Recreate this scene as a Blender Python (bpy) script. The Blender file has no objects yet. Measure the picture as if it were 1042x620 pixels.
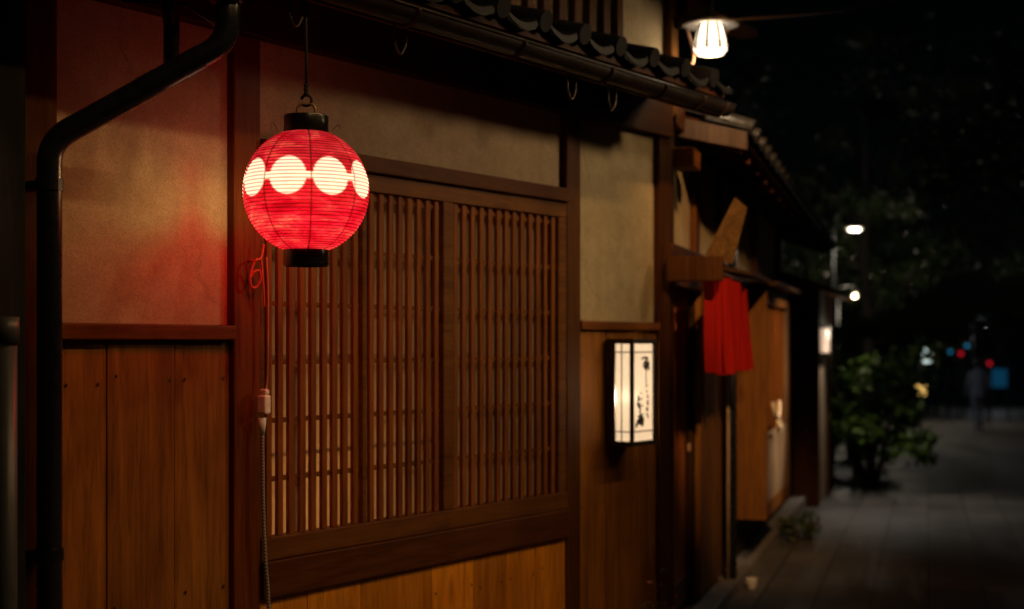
import bpy, bmesh, math, random
from mathutils import Vector, Matrix
random.seed(7)
PI = math.pi
scene = bpy.context.scene
col = scene.collection

# ------------------------------------------------------------------ helpers
class MB:
    """collects simple shapes, builds ONE mesh object"""
    def __init__(s): s.v = []; s.f = []
    def add(s, vs, fs):
        b = len(s.v); s.v += [tuple(p) for p in vs]; s.f += [tuple(i + b for i in f) for f in fs]; return s
    def box(s, x0, x1, y0, y1, z0, z1):
        vs = [(x, y, z) for z in (z0, z1) for y in (y0, y1) for x in (x0, x1)]
        return s.add(vs, [(0,2,3,1),(4,5,7,6),(0,1,5,4),(2,6,7,3),(0,4,6,2),(1,3,7,5)])
    def hexa(s, bottom, top):
        return s.add(list(bottom)+list(top), [(3,2,1,0),(4,5,6,7),(0,1,5,4),(1,2,6,5),(2,3,7,6),(3,0,4,7)])
    def tube(s, pts, r, n=12, cap=True):
        pts = [Vector(p) for p in pts]; rs = r if isinstance(r, (list, tuple)) else [r]*len(pts)
        t0 = (pts[1]-pts[0]).normalized()
        up = Vector((0,0,1)) if abs(t0.z) < .9 else Vector((1,0,0))
        a = t0.cross(up).normalized(); vs = []
        for i, p in enumerate(pts):
            t = (pts[min(i+1, len(pts)-1)] - pts[max(i-1, 0)]).normalized()
            a = (a - t*a.dot(t)).normalized(); b = t.cross(a)
            for k in range(n):
                w = 2*PI*k/n; vs.append(p + (a*math.cos(w) + b*math.sin(w))*rs[i])
        fs = []
        for i in range(len(pts)-1):
            for k in range(n):
                fs.append((i*n+k, i*n+(k+1)%n, (i+1)*n+(k+1)%n, (i+1)*n+k))
        if cap:
            fs.append(tuple(reversed(range(n)))); fs.append(tuple(range((len(pts)-1)*n, len(pts)*n)))
        return s.add(vs, fs)
    def lathe(s, prof, n=32, c=(0,0,0), closed=False):
        vs = []; m = len(prof)
        for (r, z) in prof:
            for k in range(n):
                w = 2*PI*k/n; vs.append((c[0]+r*math.cos(w), c[1]+r*math.sin(w), c[2]+z))
        fs = []
        for i in range(m-1 if not closed else m):
            j = (i+1) % m
            for k in range(n):
                fs.append((i*n+k, i*n+(k+1)%n, j*n+(k+1)%n, j*n+k))
        return s.add(vs, fs)
    def build(s, name, mat, parent=None, smooth=False, bevel=0, off=(0,0,0)):
        me = bpy.data.meshes.new(name)
        me.from_pydata([(p[0]-off[0], p[1]-off[1], p[2]-off[2]) for p in s.v], [], s.f)
        me.update()
        bm = bmesh.new(); bm.from_mesh(me); bmesh.ops.recalc_face_normals(bm, faces=bm.faces); bm.to_mesh(me); bm.free()
        if smooth: me.polygons.foreach_set('use_smooth', [True]*len(me.polygons))
        me.materials.append(mat)
        o = bpy.data.objects.new(name, me); col.objects.link(o)
        if parent: o.parent = parent
        if bevel:
            m = o.modifiers.new('bevel', 'BEVEL'); m.width = bevel; m.segments = 2; m.limit_method = 'ANGLE'
        return o

def catmull(pts, sub=8):
    pts = [Vector(p) for p in pts]; out = []
    for i in range(len(pts)-1):
        p0 = pts[max(i-1,0)]; p1 = pts[i]; p2 = pts[i+1]; p3 = pts[min(i+2,len(pts)-1)]
        for k in range(sub):
            t = k/sub
            out.append(.5*((2*p1)+(p2-p0)*t+(2*p0-5*p1+4*p2-p3)*t*t+(3*p1-p0-3*p2+p3)*t**3))
    out.append(pts[-1]); return out
def rounded(pts, r, sub=8):
    """polyline with rounded corners"""
    pts = [Vector(p) for p in pts]; out = [pts[0]]
    for i in range(1, len(pts)-1):
        a = (pts[i-1]-pts[i]); b = (pts[i+1]-pts[i])
        ra = min(r, a.length*.48, b.length*.48)
        p = pts[i]+a.normalized()*ra; q = pts[i]+b.normalized()*ra
        for k in range(sub+1):
            t = k/sub; out.append(p*(1-t)**2 + pts[i]*2*t*(1-t) + q*t*t)
    out.append(pts[-1]); return out

def tag(o, label=None, cat=None, group=None, kind=None):
    if label: o['label'] = label
    if cat: o['category'] = cat
    if group: o['group'] = group
    if kind: o['kind'] = kind
    return o
def empty(name, loc, rz, label, cat, group=None):
    o = bpy.data.objects.new(name, None); col.objects.link(o); o.location = loc; o.rotation_euler = (0,0,rz)
    o.empty_display_size = .1
    return tag(o, label, cat, group)
def copy_tree(o, parent=None):
    c = o.copy(); col.objects.link(c)
    if parent: c.parent = parent
    for ch in list(o.children): copy_tree(ch, c)
    return c

# ------------------------------------------------------------------ materials
class NT:
    def __init__(s, name):
        s.m = bpy.data.materials.new(name); s.m.use_nodes = True; s.t = s.m.node_tree
        s.b = s.t.nodes['Principled BSDF']; s.out = s.t.nodes['Material Output']
    def n(s, typ, **kw):
        x = s.t.nodes.new(typ)
        for k, v in kw.items():
            if k.startswith('i_'):
                x.inputs[k[2:].replace('_', ' ')].default_value = v
            else: setattr(x, k, v)
        return x
    def l(s, a, b): s.t.links.new(a, b)
    def ramp(s, fac, stops):
        r = s.n('ShaderNodeValToRGB'); e = r.color_ramp.elements
        while len(e) < len(stops): e.new(.5)
        for k, (p, c) in enumerate(stops):
            e[k].position = p; e[k].color = (*c, 1) if len(c) == 3 else c
        s.l(fac, r.inputs['Fac']); return r
    def coords(s, scale=(1,1,1), rot=(0,0,0)):
        tc = s.n('ShaderNodeTexCoord'); mp = s.n('ShaderNodeMapping')
        mp.inputs['Scale'].default_value = scale; mp.inputs['Rotation'].default_value = rot
        s.l(tc.outputs['Object'], mp.inputs['Vector']); return mp.outputs['Vector']
    def bump(s, h, strength, dist=.002):
        b = s.n('ShaderNodeBump'); b.inputs['Strength'].default_value = strength; b.inputs['Distance'].default_value = dist
        s.l(h, b.inputs['Height']); s.l(b.outputs['Normal'], s.b.inputs['Normal']); return b
    def mix(s, a, b, fac, mode='MIX'):
        x = s.n('ShaderNodeMix', data_type='RGBA', blend_type=mode)
        for sock, v in ((x.inputs[6], a), (x.inputs[7], b), (x.inputs[0], fac)):
            if hasattr(v, 'is_linked') or isinstance(v, bpy.types.NodeSocket): s.l(v, sock)
            else: sock.default_value = (*v, 1) if isinstance(v, tuple) and len(v) == 3 else v
        return x.outputs[2]

def wood(name, dark, mid, light, axis='z', rough=.55, knots=0.0, spec=.09):
    dark, mid, light = [(c[0], c[1]*.97, c[2]*.55) for c in (dark, mid, light)]
    t = NT(name); g = {'x': (1.1,16,16), 'y': (16,1.1,16), 'z': (16,16,1.1)}[axis]
    v = t.coords(g)
    oi = t.n('ShaderNodeObjectInfo')
    add = t.n('ShaderNodeVectorMath', operation='ADD'); sc = t.n('ShaderNodeVectorMath', operation='SCALE'); sc.inputs['Scale'].default_value = 37
    t.l(oi.outputs['Random'], sc.inputs[0]); t.l(v, add.inputs[0]); t.l(sc.outputs[0], add.inputs[1])
    n1 = t.n('ShaderNodeTexNoise', i_Scale=1.0, i_Detail=6, i_Roughness=.62, i_Distortion=1.2); t.l(add.outputs[0], n1.inputs['Vector'])
    n2 = t.n('ShaderNodeTexNoise', i_Scale=5.5, i_Detail=4, i_Roughness=.7, i_Distortion=.3); t.l(add.outputs[0], n2.inputs['Vector'])
    r1 = t.ramp(n1.outputs['Fac'], [(.25, dark), (.5, mid), (.75, light)])
    r2 = t.ramp(n2.outputs['Fac'], [(.28, (.42,.37,.33)), (.48, (.88,.86,.84)), (.66, (1.05,1.05,1.05))])
    c = t.mix(r1.outputs['Color'], r2.outputs['Color'], .75, 'MULTIPLY')
    # broad weather stains
    n3 = t.n('ShaderNodeTexNoise', i_Scale=2.3, i_Detail=3, i_Roughness=.6); t.l(t.coords((1,1,.6)), n3.inputs['Vector'])
    r3 = t.ramp(n3.outputs['Fac'], [(.28, (.42,.37,.34)), (.5, (.9,.88,.86)), (.68, (1.12,1.1,1.06))])
    c = t.mix(c, r3.outputs['Color'], .8, 'MULTIPLY')
    kv = t.n('ShaderNodeTexVoronoi', i_Scale=1.0); kv.inputs['Randomness'].default_value = 1.0
    t.l(t.coords({'x': (1.6,5,5), 'y': (5,1.6,5), 'z': (5,5,1.6)}[axis]), kv.inputs['Vector'])
    rk_ = t.ramp(kv.outputs['Distance'], [(.04, (.30,.24,.20)), (.085, (.62,.56,.52)), (.15, (1,1,1))])
    c = t.mix(c, rk_.outputs['Color'], .8, 'MULTIPLY')
    mr = t.n('ShaderNodeMapRange'); mr.inputs['To Min'].default_value = .70; mr.inputs['To Max'].default_value = 1.25
    t.l(oi.outputs['Random'], mr.inputs['Value'])
    sc2 = t.n('ShaderNodeVectorMath', operation='SCALE'); t.l(c, sc2.inputs[0]); t.l(mr.outputs[0], sc2.inputs['Scale'])
    t.l(sc2.outputs[0], t.b.inputs['Base Color'])
    rr = t.n('ShaderNodeMapRange'); rr.inputs['To Min'].default_value = rough-.12; rr.inputs['To Max'].default_value = rough+.15
    t.l(n2.outputs['Fac'], rr.inputs['Value']); t.l(rr.outputs[0], t.b.inputs['Roughness'])
    t.b.inputs['Specular IOR Level'].default_value = spec
    t.bump(n2.outputs['Fac'], .35, .0025)
    return t.m

def plaster(name, base, stain):
    t = NT(name)
    v = t.coords()
    n1 = t.n('ShaderNodeTexNoise', i_Scale=2.2, i_Detail=5, i_Roughness=.6); t.l(v, n1.inputs['Vector'])
    n2 = t.n('ShaderNodeTexNoise', i_Scale=210, i_Detail=3, i_Roughness=.7); t.l(v, n2.inputs['Vector'])
    vo = t.n('ShaderNodeTexVoronoi', i_Scale=120); t.l(v, vo.inputs['Vector'])
    r = t.ramp(n1.outputs['Fac'], [(.3, stain), (.65, base)])
    r2 = t.ramp(n2.outputs['Fac'], [(.32, (.62,.58,.52)), (.55, (1,1,1)), (.75, (1.1,1.1,1.08))])
    c = t.mix(r.outputs['Color'], r2.outputs['Color'], .8, 'MULTIPLY')
    r3 = t.ramp(vo.outputs['Distance'], [(.05, (.55,.5,.45)), (.22, (1,1,1))])
    c = t.mix(c, r3.outputs['Color'], .35, 'MULTIPLY')
    n4 = t.n('ShaderNodeTexNoise', i_Scale=3.0, i_Detail=5, i_Roughness=.65, i_Distortion=.4); t.l(t.coords((3.2,3.2,.5)), n4.inputs['Vector'])
    r4 = t.ramp(n4.outputs['Fac'], [(.3, (.68,.64,.58)), (.52, (1,1,1))])
    c = t.mix(c, r4.outputs['Color'], .28, 'MULTIPLY')
    nd = t.n('ShaderNodeTexNoise', i_Scale=6, i_Detail=4); t.l(v, nd.inputs['Vector'])
    mv = t.n('ShaderNodeMix', data_type='VECTOR'); mv.inputs[0].default_value = .16; t.l(v, mv.inputs[4]); t.l(nd.outputs['Color'], mv.inputs[5])
    vc = t.n('ShaderNodeTexVoronoi', i_Scale=1.7, feature='DISTANCE_TO_EDGE'); t.l(mv.outputs[1], vc.inputs['Vector'])
    rc = t.ramp(vc.outputs['Distance'], [(.0015, (0,0,0)), (.006, (1,1,1))])
    nm = t.ramp(n1.outputs['Fac'], [(.48, (0,0,0)), (.62, (.42,.42,.42))])
    ck = t.mix((1.0,1.0,1.0), rc.outputs['Color'], nm.outputs['Color'])
    c = t.mix(c, ck, 1.0, 'MULTIPLY')
    n5 = t.n('ShaderNodeTexNoise', i_Scale=14, i_Detail=4, i_Roughness=.6); t.l(v, n5.inputs['Vector'])
    r5 = t.ramp(n5.outputs['Fac'], [(.35, (.86,.84,.8)), (.6, (1.04,1.03,1.02))])
    c = t.mix(c, r5.outputs['Color'], .7, 'MULTIPLY')
    t.l(c, t.b.inputs['Base Color']); t.b.inputs['Roughness'].default_value = .92; t.b.inputs['Specular IOR Level'].default_value = .15
    t.bump(n2.outputs['Fac'], .6, .003)
    return t.m

def plain(name, colr, rough=.5, metal=0, spec=.5, noise=.25, nscale=30, emit=None, estr=0, coat=0):
    t = NT(name)
    n1 = t.n('ShaderNodeTexNoise', i_Scale=nscale, i_Detail=4, i_Roughness=.6); t.l(t.coords(), n1.inputs['Vector'])
    lo = tuple(c*(1-noise) for c in colr); hi = tuple(min(1, c*(1+noise)) for c in colr)
    r = t.ramp(n1.outputs['Fac'], [(.3, lo), (.7, hi)])
    t.l(r.outputs['Color'], t.b.inputs['Base Color'])
    rr = t.n('ShaderNodeMapRange'); rr.inputs['To Min'].default_value = max(.03, rough-.1); rr.inputs['To Max'].default_value = min(1, rough+.12)
    t.l(n1.outputs['Fac'], rr.inputs['Value']); t.l(rr.outputs[0], t.b.inputs['Roughness'])
    t.b.inputs['Metallic'].default_value = metal; t.b.inputs['Specular IOR Level'].default_value = spec
    if coat: t.b.inputs['Coat Weight'].default_value = coat
    if emit:
        t.b.inputs['Emission Color'].default_value = (*emit, 1); t.b.inputs['Emission Strength'].default_value = estr
    return t.m

M = {}
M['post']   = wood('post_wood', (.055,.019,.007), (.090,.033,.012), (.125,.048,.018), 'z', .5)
M['glowpost'] = wood('lantern_glow_post_wood', (.13,.032,.010), (.19,.050,.015), (.25,.072,.022), 'z', .45)  # lantern's red glow put into the colour of this post
M['beam']   = wood('beam_wood', (.050,.016,.007), (.085,.028,.011), (.115,.040,.016), 'x', .55)
M['rail']   = wood('rail_wood', (.11,.036,.014), (.19,.066,.024), (.25,.09,.033), 'x', .45)
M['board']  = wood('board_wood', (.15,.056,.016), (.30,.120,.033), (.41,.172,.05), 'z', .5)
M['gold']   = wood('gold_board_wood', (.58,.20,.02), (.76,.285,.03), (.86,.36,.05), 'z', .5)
M['slat']   = wood('slat_wood', (.17,.054,.018), (.29,.096,.032), (.38,.13,.044), 'z', .5)
M['slatx']  = wood('lattice_rail_wood', (.12,.044,.015), (.20,.078,.026), (.26,.104,.036), 'x', .5)
M['darkw']  = wood('dark_board_wood', (.028,.013,.008), (.05,.024,.013), (.075,.036,.018), 'z', .6)
M['grey']   = wood('grey_weathered_wood', (.045,.031,.042), (.08,.056,.074), (.11,.08,.10), 'z', .65)
M['warm']   = wood('warm_box_wood', (.12,.05,.018), (.20,.086,.030), (.27,.12,.044), 'z', .55)
M['pale']   = wood('pale_panel_wood', (.24,.18,.22), (.34,.26,.32), (.42,.33,.42), 'z', .6)
M['timber'] = wood('cut_timber', (.05,.026,.012), (.11,.058,.026), (.17,.095,.045), 'x', .6)
M['siding'] = wood('siding_wood', (.012,.012,.022), (.019,.019,.034), (.027,.027,.048), 'z', .6)
M['plaster'] = plaster('ochre_plaster', (.58,.43,.285), (.48,.34,.21))
M['plaster2'] = plaster('cream_plaster', (.56,.45,.27), (.46,.36,.2))
M['upplaster'] = plaster('upper_plaster', (.60,.50,.34), (.52,.42,.27))
M['tile']   = plain('roof_tile', (.012,.012,.013), .5, spec=.12, noise=.45, nscale=14)
M['tile2'] = plain('old_roof_tile', (.04,.037,.035), .3, noise=.6, nscale=18)
M['gutter'] = plain('gutter_metal', (.022,.014,.010), .42, metal=.3, noise=.35, nscale=12)
M['pipe']   = plain('black_pipe', (.012,.013,.017), .26, spec=.6, noise=.2, nscale=18)
M['gpipe']  = plain('grey_pipe', (.06,.065,.07), .4, noise=.15)
M['iron']   = plain('iron', (.045,.03,.024), .45, metal=.7)
M['lacquer'] = plain('black_lacquer', (.010,.010,.008), .24, spec=.9, noise=.15, coat=.0)
M['brass']  = plain('bail_metal', (.50,.30,.18), .4, metal=.35)
M['cord']   = plain('black_cord', (.016,.012,.010), .7)
M['redcord'] = plain('red_cord', (.55,.09,.03), .6)
M['thin']   = plain('thin_wire', (.42,.23,.13), .5)
M['plug']   = plain('white_plug', (.9,.84,.76), .45)
M['ink']    = plain('ink', (.006,.005,.005), .7)
M['framew'] = plain('lamp_frame_wood', (.022,.012,.008), .45)
M['enamel'] = plain('white_enamel', (.62,.60,.57), .3)
M['stone']  = plain('plinth_stone', (.17,.15,.13), .8, noise=.4, nscale=22)
M['rope']   = plain('white_rope', (.75,.66,.52), .8)
M['terracotta'] = plain('terracotta', (.2,.08,.04), .8)
M['metal']  = plain('pole_metal', (.005,.005,.0055), .6, metal=.3)
M['bark']   = plain('bark', (.05,.038,.028), .9, noise=.5, nscale=20)

def braided():
    t = NT('braided_cable')
    w = t.n('ShaderNodeTexWave', i_Scale=60, i_Distortion=0.0); w.bands_direction = 'DIAGONAL'; t.l(t.coords(), w.inputs['Vector'])
    r = t.ramp(w.outputs['Color'], [(.3, (.10,.08,.07)), (.7, (.42,.37,.31))])
    t.l(r.outputs['Color'], t.b.inputs['Base Color']); t.b.inputs['Roughness'].default_value = .8
    return t.m
M['braid'] = braided()

def tube_mat(name, colr, strength):
    t = NT(name); t.b.inputs['Base Color'].default_value = (*colr, 1)
    t.b.inputs['Emission Color'].default_value = (*colr, 1); t.b.inputs['Emission Strength'].default_value = strength
    t.b.inputs['Roughness'].default_value = .4
    return t.m
def paper_mat(name, colr, trans, fibre=True):
    t = NT(name)
    n1 = t.n('ShaderNodeTexNoise', i_Scale=60, i_Detail=5, i_Roughness=.7); t.l(t.coords((1,1,.35)), n1.inputs['Vector'])
    r = t.ramp(n1.outputs['Fac'], [(.3, tuple(c*.82 for c in colr)), (.7, colr)])
    d = t.n('ShaderNodeBsdfDiffuse'); tr = t.n('ShaderNodeBsdfTranslucent'); mx = t.n('ShaderNodeMixShader'); mx.inputs[0].default_value = trans
    t.l(r.outputs['Color'], d.inputs['Color']); t.l(r.outputs['Color'], tr.inputs['Color'])
    t.l(d.outputs[0], mx.inputs[1]); t.l(tr.outputs[0], mx.inputs[2]); t.l(mx.outputs[0], t.out.inputs['Surface'])
    return t.m
M['shoji'] = paper_mat('shoji_paper', (.56,.43,.28), .55)
M['lamp_paper'] = paper_mat('lamp_paper', (.74,.70,.64), .90)

def lantern_mat():
    t = NT('lantern_paper')
    at = t.n('ShaderNodeAttribute', attribute_name='crest'); ar = t.n('ShaderNodeAttribute', attribute_name='rib')
    v = t.coords((9, 9, 34)); n1 = t.n('ShaderNodeTexNoise', i_Scale=1.0, i_Detail=5, i_Roughness=.65, i_Distortion=.6); t.l(v, n1.inputs['Vector'])
    v2 = t.coords((7, 7, 10)); n2 = t.n('ShaderNodeTexNoise', i_Scale=1.3, i_Detail=3, i_Roughness=.6); t.l(v2, n2.inputs['Vector'])
    red = t.ramp(n1.outputs['Fac'], [(.28, (.30,.001,.006)), (.42, (.66,.003,.016)), (.55, (.95,.022,.034)), (.68, (1.25,.13,.075)), (.8, (1.5,.30,.14))])
    blo = t.ramp(n2.outputs['Fac'], [(.35, (.55,.5,.5)), (.62, (1,1,1))])
    redc = t.mix(red.outputs['Color'], blo.outputs['Color'], .8, 'MULTIPLY')
    # bulb glow put into the emission: paper brightens towards the lower middle
    tc = t.n('ShaderNodeTexCoord'); sep = t.n('ShaderNodeSeparateXYZ'); t.l(tc.outputs['Object'], sep.inputs[0])
    zr = t.n('ShaderNodeMapRange'); zr.inputs['From Min'].default_value = -.19; zr.inputs['From Max'].default_value = .19
    t.l(sep.outputs['Z'], zr.inputs['Value'])
    hot = t.ramp(zr.outputs[0], [(0, (.95,.95,.95)), (.28, (1.3,1.3,1.3)), (.55, (1.0,1.0,1.0)), (1, (.62,.62,.62))])
    redc = t.mix(redc, hot.outputs['Color'], 1.0, 'MULTIPLY')
    colr = t.mix(redc, (1.5,.92,.60), at.outputs['Fac'])
    rr = t.ramp(ar.outputs['Fac'], [(0, (1,1,1)), (1, (.10,.09,.08))])
    colr = t.mix(colr, rr.outputs['Color'], 1.0, 'MULTIPLY')
    t.l(colr, t.b.inputs['Emission Color']); t.b.inputs['Emission Strength'].default_value = 1.3
    base = t.mix((.05,.002,.003), (.06,.055,.045), at.outputs['Fac'])
    t.l(base, t.b.inputs['Base Color']); t.b.inputs['Roughness'].default_value = .55
    # thin oiled paper lets part of the bulb's light straight through, coloured by the paint
    tint = t.mix((.70,.018,.012), (.60,.44,.24), at.outputs['Fac'])
    tint = t.mix(tint, rr.outputs['Color'], .5, 'MULTIPLY')
    top_dim = t.ramp(zr.outputs[0], [(.0, (1,1,1)), (.42, (.9,.9,.9)), (.60, (.75,.75,.75)), (.72, (.16,.16,.16)), (1, (.10,.10,.10))])  # transmission cut towards the top to keep red light off the upper wall
    tint = t.mix(tint, top_dim.outputs['Color'], 1.0, 'MULTIPLY')
    tp = t.n('ShaderNodeBsdfTransparent'); t.l(tint, tp.inputs['Color'])
    mx = t.n('ShaderNodeMixShader'); mx.inputs[0].default_value = .10
    t.l(t.b.outputs[0], mx.inputs[1]); t.l(tp.outputs[0], mx.inputs[2]); t.l(mx.outputs[0], t.out.inputs['Surface'])
    return t.m
M['lantern'] = lantern_mat()

def cloth_mat():
    t = NT('noren_cloth')
    n1 = t.n('ShaderNodeTexNoise', i_Scale=300, i_Detail=2); t.l(t.coords((1,1,1)), n1.inputs['Vector'])
    r = t.ramp(n1.outputs['Fac'], [(.3, (.33,.011,.008)), (.7, (.47,.019,.012))])
    d = t.n('ShaderNodeBsdfDiffuse'); tr = t.n('ShaderNodeBsdfTranslucent'); mx = t.n('ShaderNodeMixShader'); mx.inputs[0].default_value = .35
    t.l(r.outputs['Color'], d.inputs['Color']); t.l(r.outputs['Color'], tr.inputs['Color'])
    t.l(d.outputs[0], mx.inputs[1]); t.l(tr.outputs[0], mx.inputs[2]); t.l(mx.outputs[0], t.out.inputs['Surface'])
    return t.m
M['noren'] = cloth_mat()

def leaf_mat(name, c1, c2, c3):
    t = NT(name)
    at = t.n('ShaderNodeAttribute', attribute_name='tint')
    r = t.ramp(at.outputs['Fac'], [(0, c1), (.55, c2), (1, c3)])
    t.l(r.outputs['Color'], t.b.inputs['Base Color']); t.b.inputs['Roughness'].default_value = .5
    tr = t.n('ShaderNodeBsdfTranslucent'); mx = t.n('ShaderNodeMixShader'); mx.inputs[0].default_value = .3
    t.l(r.outputs['Color'], tr.inputs['Color']); t.l(t.b.outputs[0], mx.inputs[1]); t.l(tr.outputs[0], mx.inputs[2]); t.l(mx.outputs[0], t.out.inputs['Surface'])
    return t.m
M['leaf'] = leaf_mat('tree_leaf', (.020,.035,.012), (.045,.075,.022), (.08,.11,.035))
M['shrubleaf'] = leaf_mat('shrub_leaf', (.03,.065,.01), (.07,.14,.018), (.13,.22,.03))
M['redleaf'] = leaf_mat('red_green_leaf', (.05,.06,.015), (.10,.10,.025), (.30,.05,.02))

def paving_mat():
    t = NT('stone_paving')
    v = t.coords((1,1,1), (0,0,-math.radians(73.67)))
    b = t.n('ShaderNodeTexBrick', i_Scale=1.0, i_Mortar_Size=.008, i_Mortar_Smooth=.3, i_Bias=0.0, i_Brick_Width=.60, i_Row_Height=.32)
    b.inputs['Color1'].default_value = (.098,.094,.09,1); b.inputs['Color2'].default_value = (.16,.152,.143,1); b.inputs['Mortar'].default_value = (.035,.03,.026,1)
    t.l(v, b.inputs['Vector'])
    n1 = t.n('ShaderNodeTexNoise', i_Scale=1.4, i_Detail=6, i_Roughness=.65); t.l(v, n1.inputs['Vector'])
    n2 = t.n('ShaderNodeTexNoise', i_Scale=70, i_Detail=4, i_Roughness=.7); t.l(v, n2.inputs['Vector'])
    r1 = t.ramp(n1.outputs['Fac'], [(.3, (.32,.30,.29)), (.5, (.8,.78,.76)), (.68, (1.15,1.12,1.08))]); r2 = t.ramp(n2.outputs['Fac'], [(.3, (.65,.64,.62)), (.6, (1,1,1))])
    c = t.mix(b.outputs['Color'], r1.outputs['Color'], .9, 'MULTIPLY'); c = t.mix(c, r2.outputs['Color'], .7, 'MULTIPLY')
    t.l(c, t.b.inputs['Base Color'])
    rr = t.n('ShaderNodeMapRange'); rr.inputs['To Min'].default_value = .38; rr.inputs['To Max'].default_value = .8
    t.l(n1.outputs['Fac'], rr.inputs['Value']); t.l(rr.outputs[0], t.b.inputs['Roughness'])
    mxh = t.n('ShaderNodeMath', operation='MULTIPLY_ADD'); mxh.inputs[1].default_value = -1.0
    t.l(b.outputs['Fac'], mxh.inputs[0]); t.l(n2.outputs['Fac'], mxh.inputs[2])
    t.bump(mxh.outputs[0], .5, .006)
    return t.m
M['paving'] = paving_mat()

# ------------------------------------------------------------------ frames of the two house fronts
D1 = Vector((.5746,.8184,0)); N1 = Vector((.8184,-.5746,0)); O1 = Vector((-2.709,1.902,0)); R1 = math.atan2(.8184,.5746)
D2 = Vector((.2812,.9597,0)); N2 = Vector((.9597,-.2812,0)); O2 = Vector((.774,6.87,0));   R2 = math.atan2(.9597,.2812)
def W1(s, n, z): return O1 + D1*s + N1*n + Vector((0,0,z))
def W2(s, n, z): return O2 + D2*s + N2*n + Vector((0,0,z))
def ground_z(y): return -max(0, y-12)*.026 if y < 160 else -(148*.026)

class FB(MB):
    """boxes in a house frame: s along the wall, n outward, z up  (local y = -n)"""
    def b(s, s0, s1, n0, n1, z0, z1): return s.box(s0, s1, -n1, -n0, z0, z1)
    def t(s, pts, r, n=12, cap=True): return s.tube([(p[0], -p[1], p[2]) for p in pts], r, n, cap)

# ================================================================== NEAR HOUSE
S0 = 4.2
house = empty('wooden_townhouse', W1(S0,0,0), R1, 'wooden townhouse with ochre plaster panels, slatted window and tiled eave nearest the camera', 'house')
def hb(fb, name, mat, bevel=.003, parent=None, smooth=False):
    return fb.build(name, mat, parent or house, smooth=smooth, bevel=bevel, off=(S0,0,0))
# posts
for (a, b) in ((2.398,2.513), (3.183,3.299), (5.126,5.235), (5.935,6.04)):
    hb(FB().b(a, b, -.09, 0, .10, 2.487), 'post', M['glowpost'] if 3 < a < 4 else M['post'], .004)
# plinth + eave beam + hidden rear wall
hb(FB().b(1.2, 6.05, -.12, .035, -.02, .10), 'plinth', M['stone'], .008)
hb(FB().b(1.2, 6.041, -.10, .018, 2.489, 2.70), 'eave_beam', M['beam'], .005)
hb(FB().b(6.042, 6.10, -3.0, -.012, -.02, 3.6), 'side_wall', M['darkw'], 0)
# plaster
for (a, b, z0) in ((2.515,3.181,1.560), (3.301,5.124,2.166), (5.237,5.933,1.602)):
    hb(FB().b(a, b, -.09, -.030, z0, 2.488), 'plaster_panel', M['plaster'] if a < 5 else M['plaster2'], 0)
# rails
hb(FB().b(2.515, 3.181, -.085, .012, 1.512, 1.558), 'rail', M['rail'], .004)
hb(FB().b(5.237, 5.933, -.085, .006, 1.563, 1.600), 'rail', M['rail'], .004)
hb(FB().b(3.301, 5.124, -.085, .020, 2.106, 2.164), 'head_beam', M['beam'], .004)
hb(FB().b(3.301, 5.124, -.09, .014, .671, .792), 'sill', M['beam'], .005)
hb(FB().b(3.301, 5.124, -.085, .012, .104, .17), 'rail', M['beam'], .004)
# wainscot boards
def boards(edges, z0, z1, mat, n=-.018):
    for a, b in zip(edges[:-1], edges[1:]):
        fb = FB().b(a+.0012, b-.0012, n-.02, n+random.uniform(-.0015,.0015), z0, z1)
        o = hb(fb, 'board', mat, .0025)
        for zz in (z1-.12, z1-.78, z1-1.32):
            if zz < z0+.03: continue
            for xx in (a+.035, b-.03):
                if random.random() < .8:
                    x = xx+random.uniform(-.012,.012); q = zz+random.uniform(-.012,.012)
                    nb = FB().add([(x+.0045*math.cos(k*PI/4), -(n+.0025), q+.006*math.sin(k*PI/4)) for k in range(8)], [tuple(range(8))])
                    hb(nb, 'nail', M['iron'], 0, o)
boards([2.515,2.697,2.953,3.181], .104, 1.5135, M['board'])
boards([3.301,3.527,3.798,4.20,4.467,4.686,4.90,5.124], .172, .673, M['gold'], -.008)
boards([5.237,5.474,5.747,5.933], .104, 1.5645, M['board'])
# slatted window
win = hb(FB().b(3.301, 5.124, -.060, .004, .794, .866).b(3.301, 5.124, -.060, .000, 2.04, 2.104)
      .b(3.301,3.322,-.06,-.004,.8665,2.0395).b(3.806,3.828,-.05,-.006,.8665,2.0395).b(4.262,4.325,-.06,.002,.8665,2.0395).b(5.062,5.124,-.06,-.002,.8665,2.0395),
      'lattice_window', M['slatx'], .003)
sl = FB()
def slats(a, b, pitch, w, d0, d1):
    n = round((b-a)/pitch); p = (b-a)/n
    for k in range(n):
        c = a+p*(k+.5); sl.b(c-w/2+random.uniform(-.0012,.0012), c+w/2+random.uniform(-.0012,.0012), d0, d1, .867, 2.039)
slats(3.322, 3.800, .0535, .026, -.026, -.010)
slats(3.834, 4.262, .0530, .025, -.026, -.010)
slats(4.325, 5.062, .0567, .026, -.026, -.010)
hb(sl, 'slats', M['slat'], .002, win)
bt = FB()
for k in range(6):
    z = 1.056+.192*k
    if z > 2.03: break
    for a, b in ((3.3225,3.7995),(3.8345,4.2615),(4.3255,5.0615)):
        bt.b(a, b, -.030, -.0185, z-.0085, z+.0085)
hb(bt, 'battens', M['slatx'], 0, win)
hb(FB().b(3.305, 5.12, -.068, -.065, .80, 2.10), 'paper_screen', M['shoji'], 0, win)
kb = FB()
for k in range(5):
    x = 3.52+.38*k; kb.b(x, x+.02, -.0735, -.0685, .80, 2.10)
for z in (1.12, 1.44, 1.76): kb.b(3.305, 5.12, -.0785, -.074, z, z+.012)
hb(kb, 'screen_grid', M['slatx'], 0, win)

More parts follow.
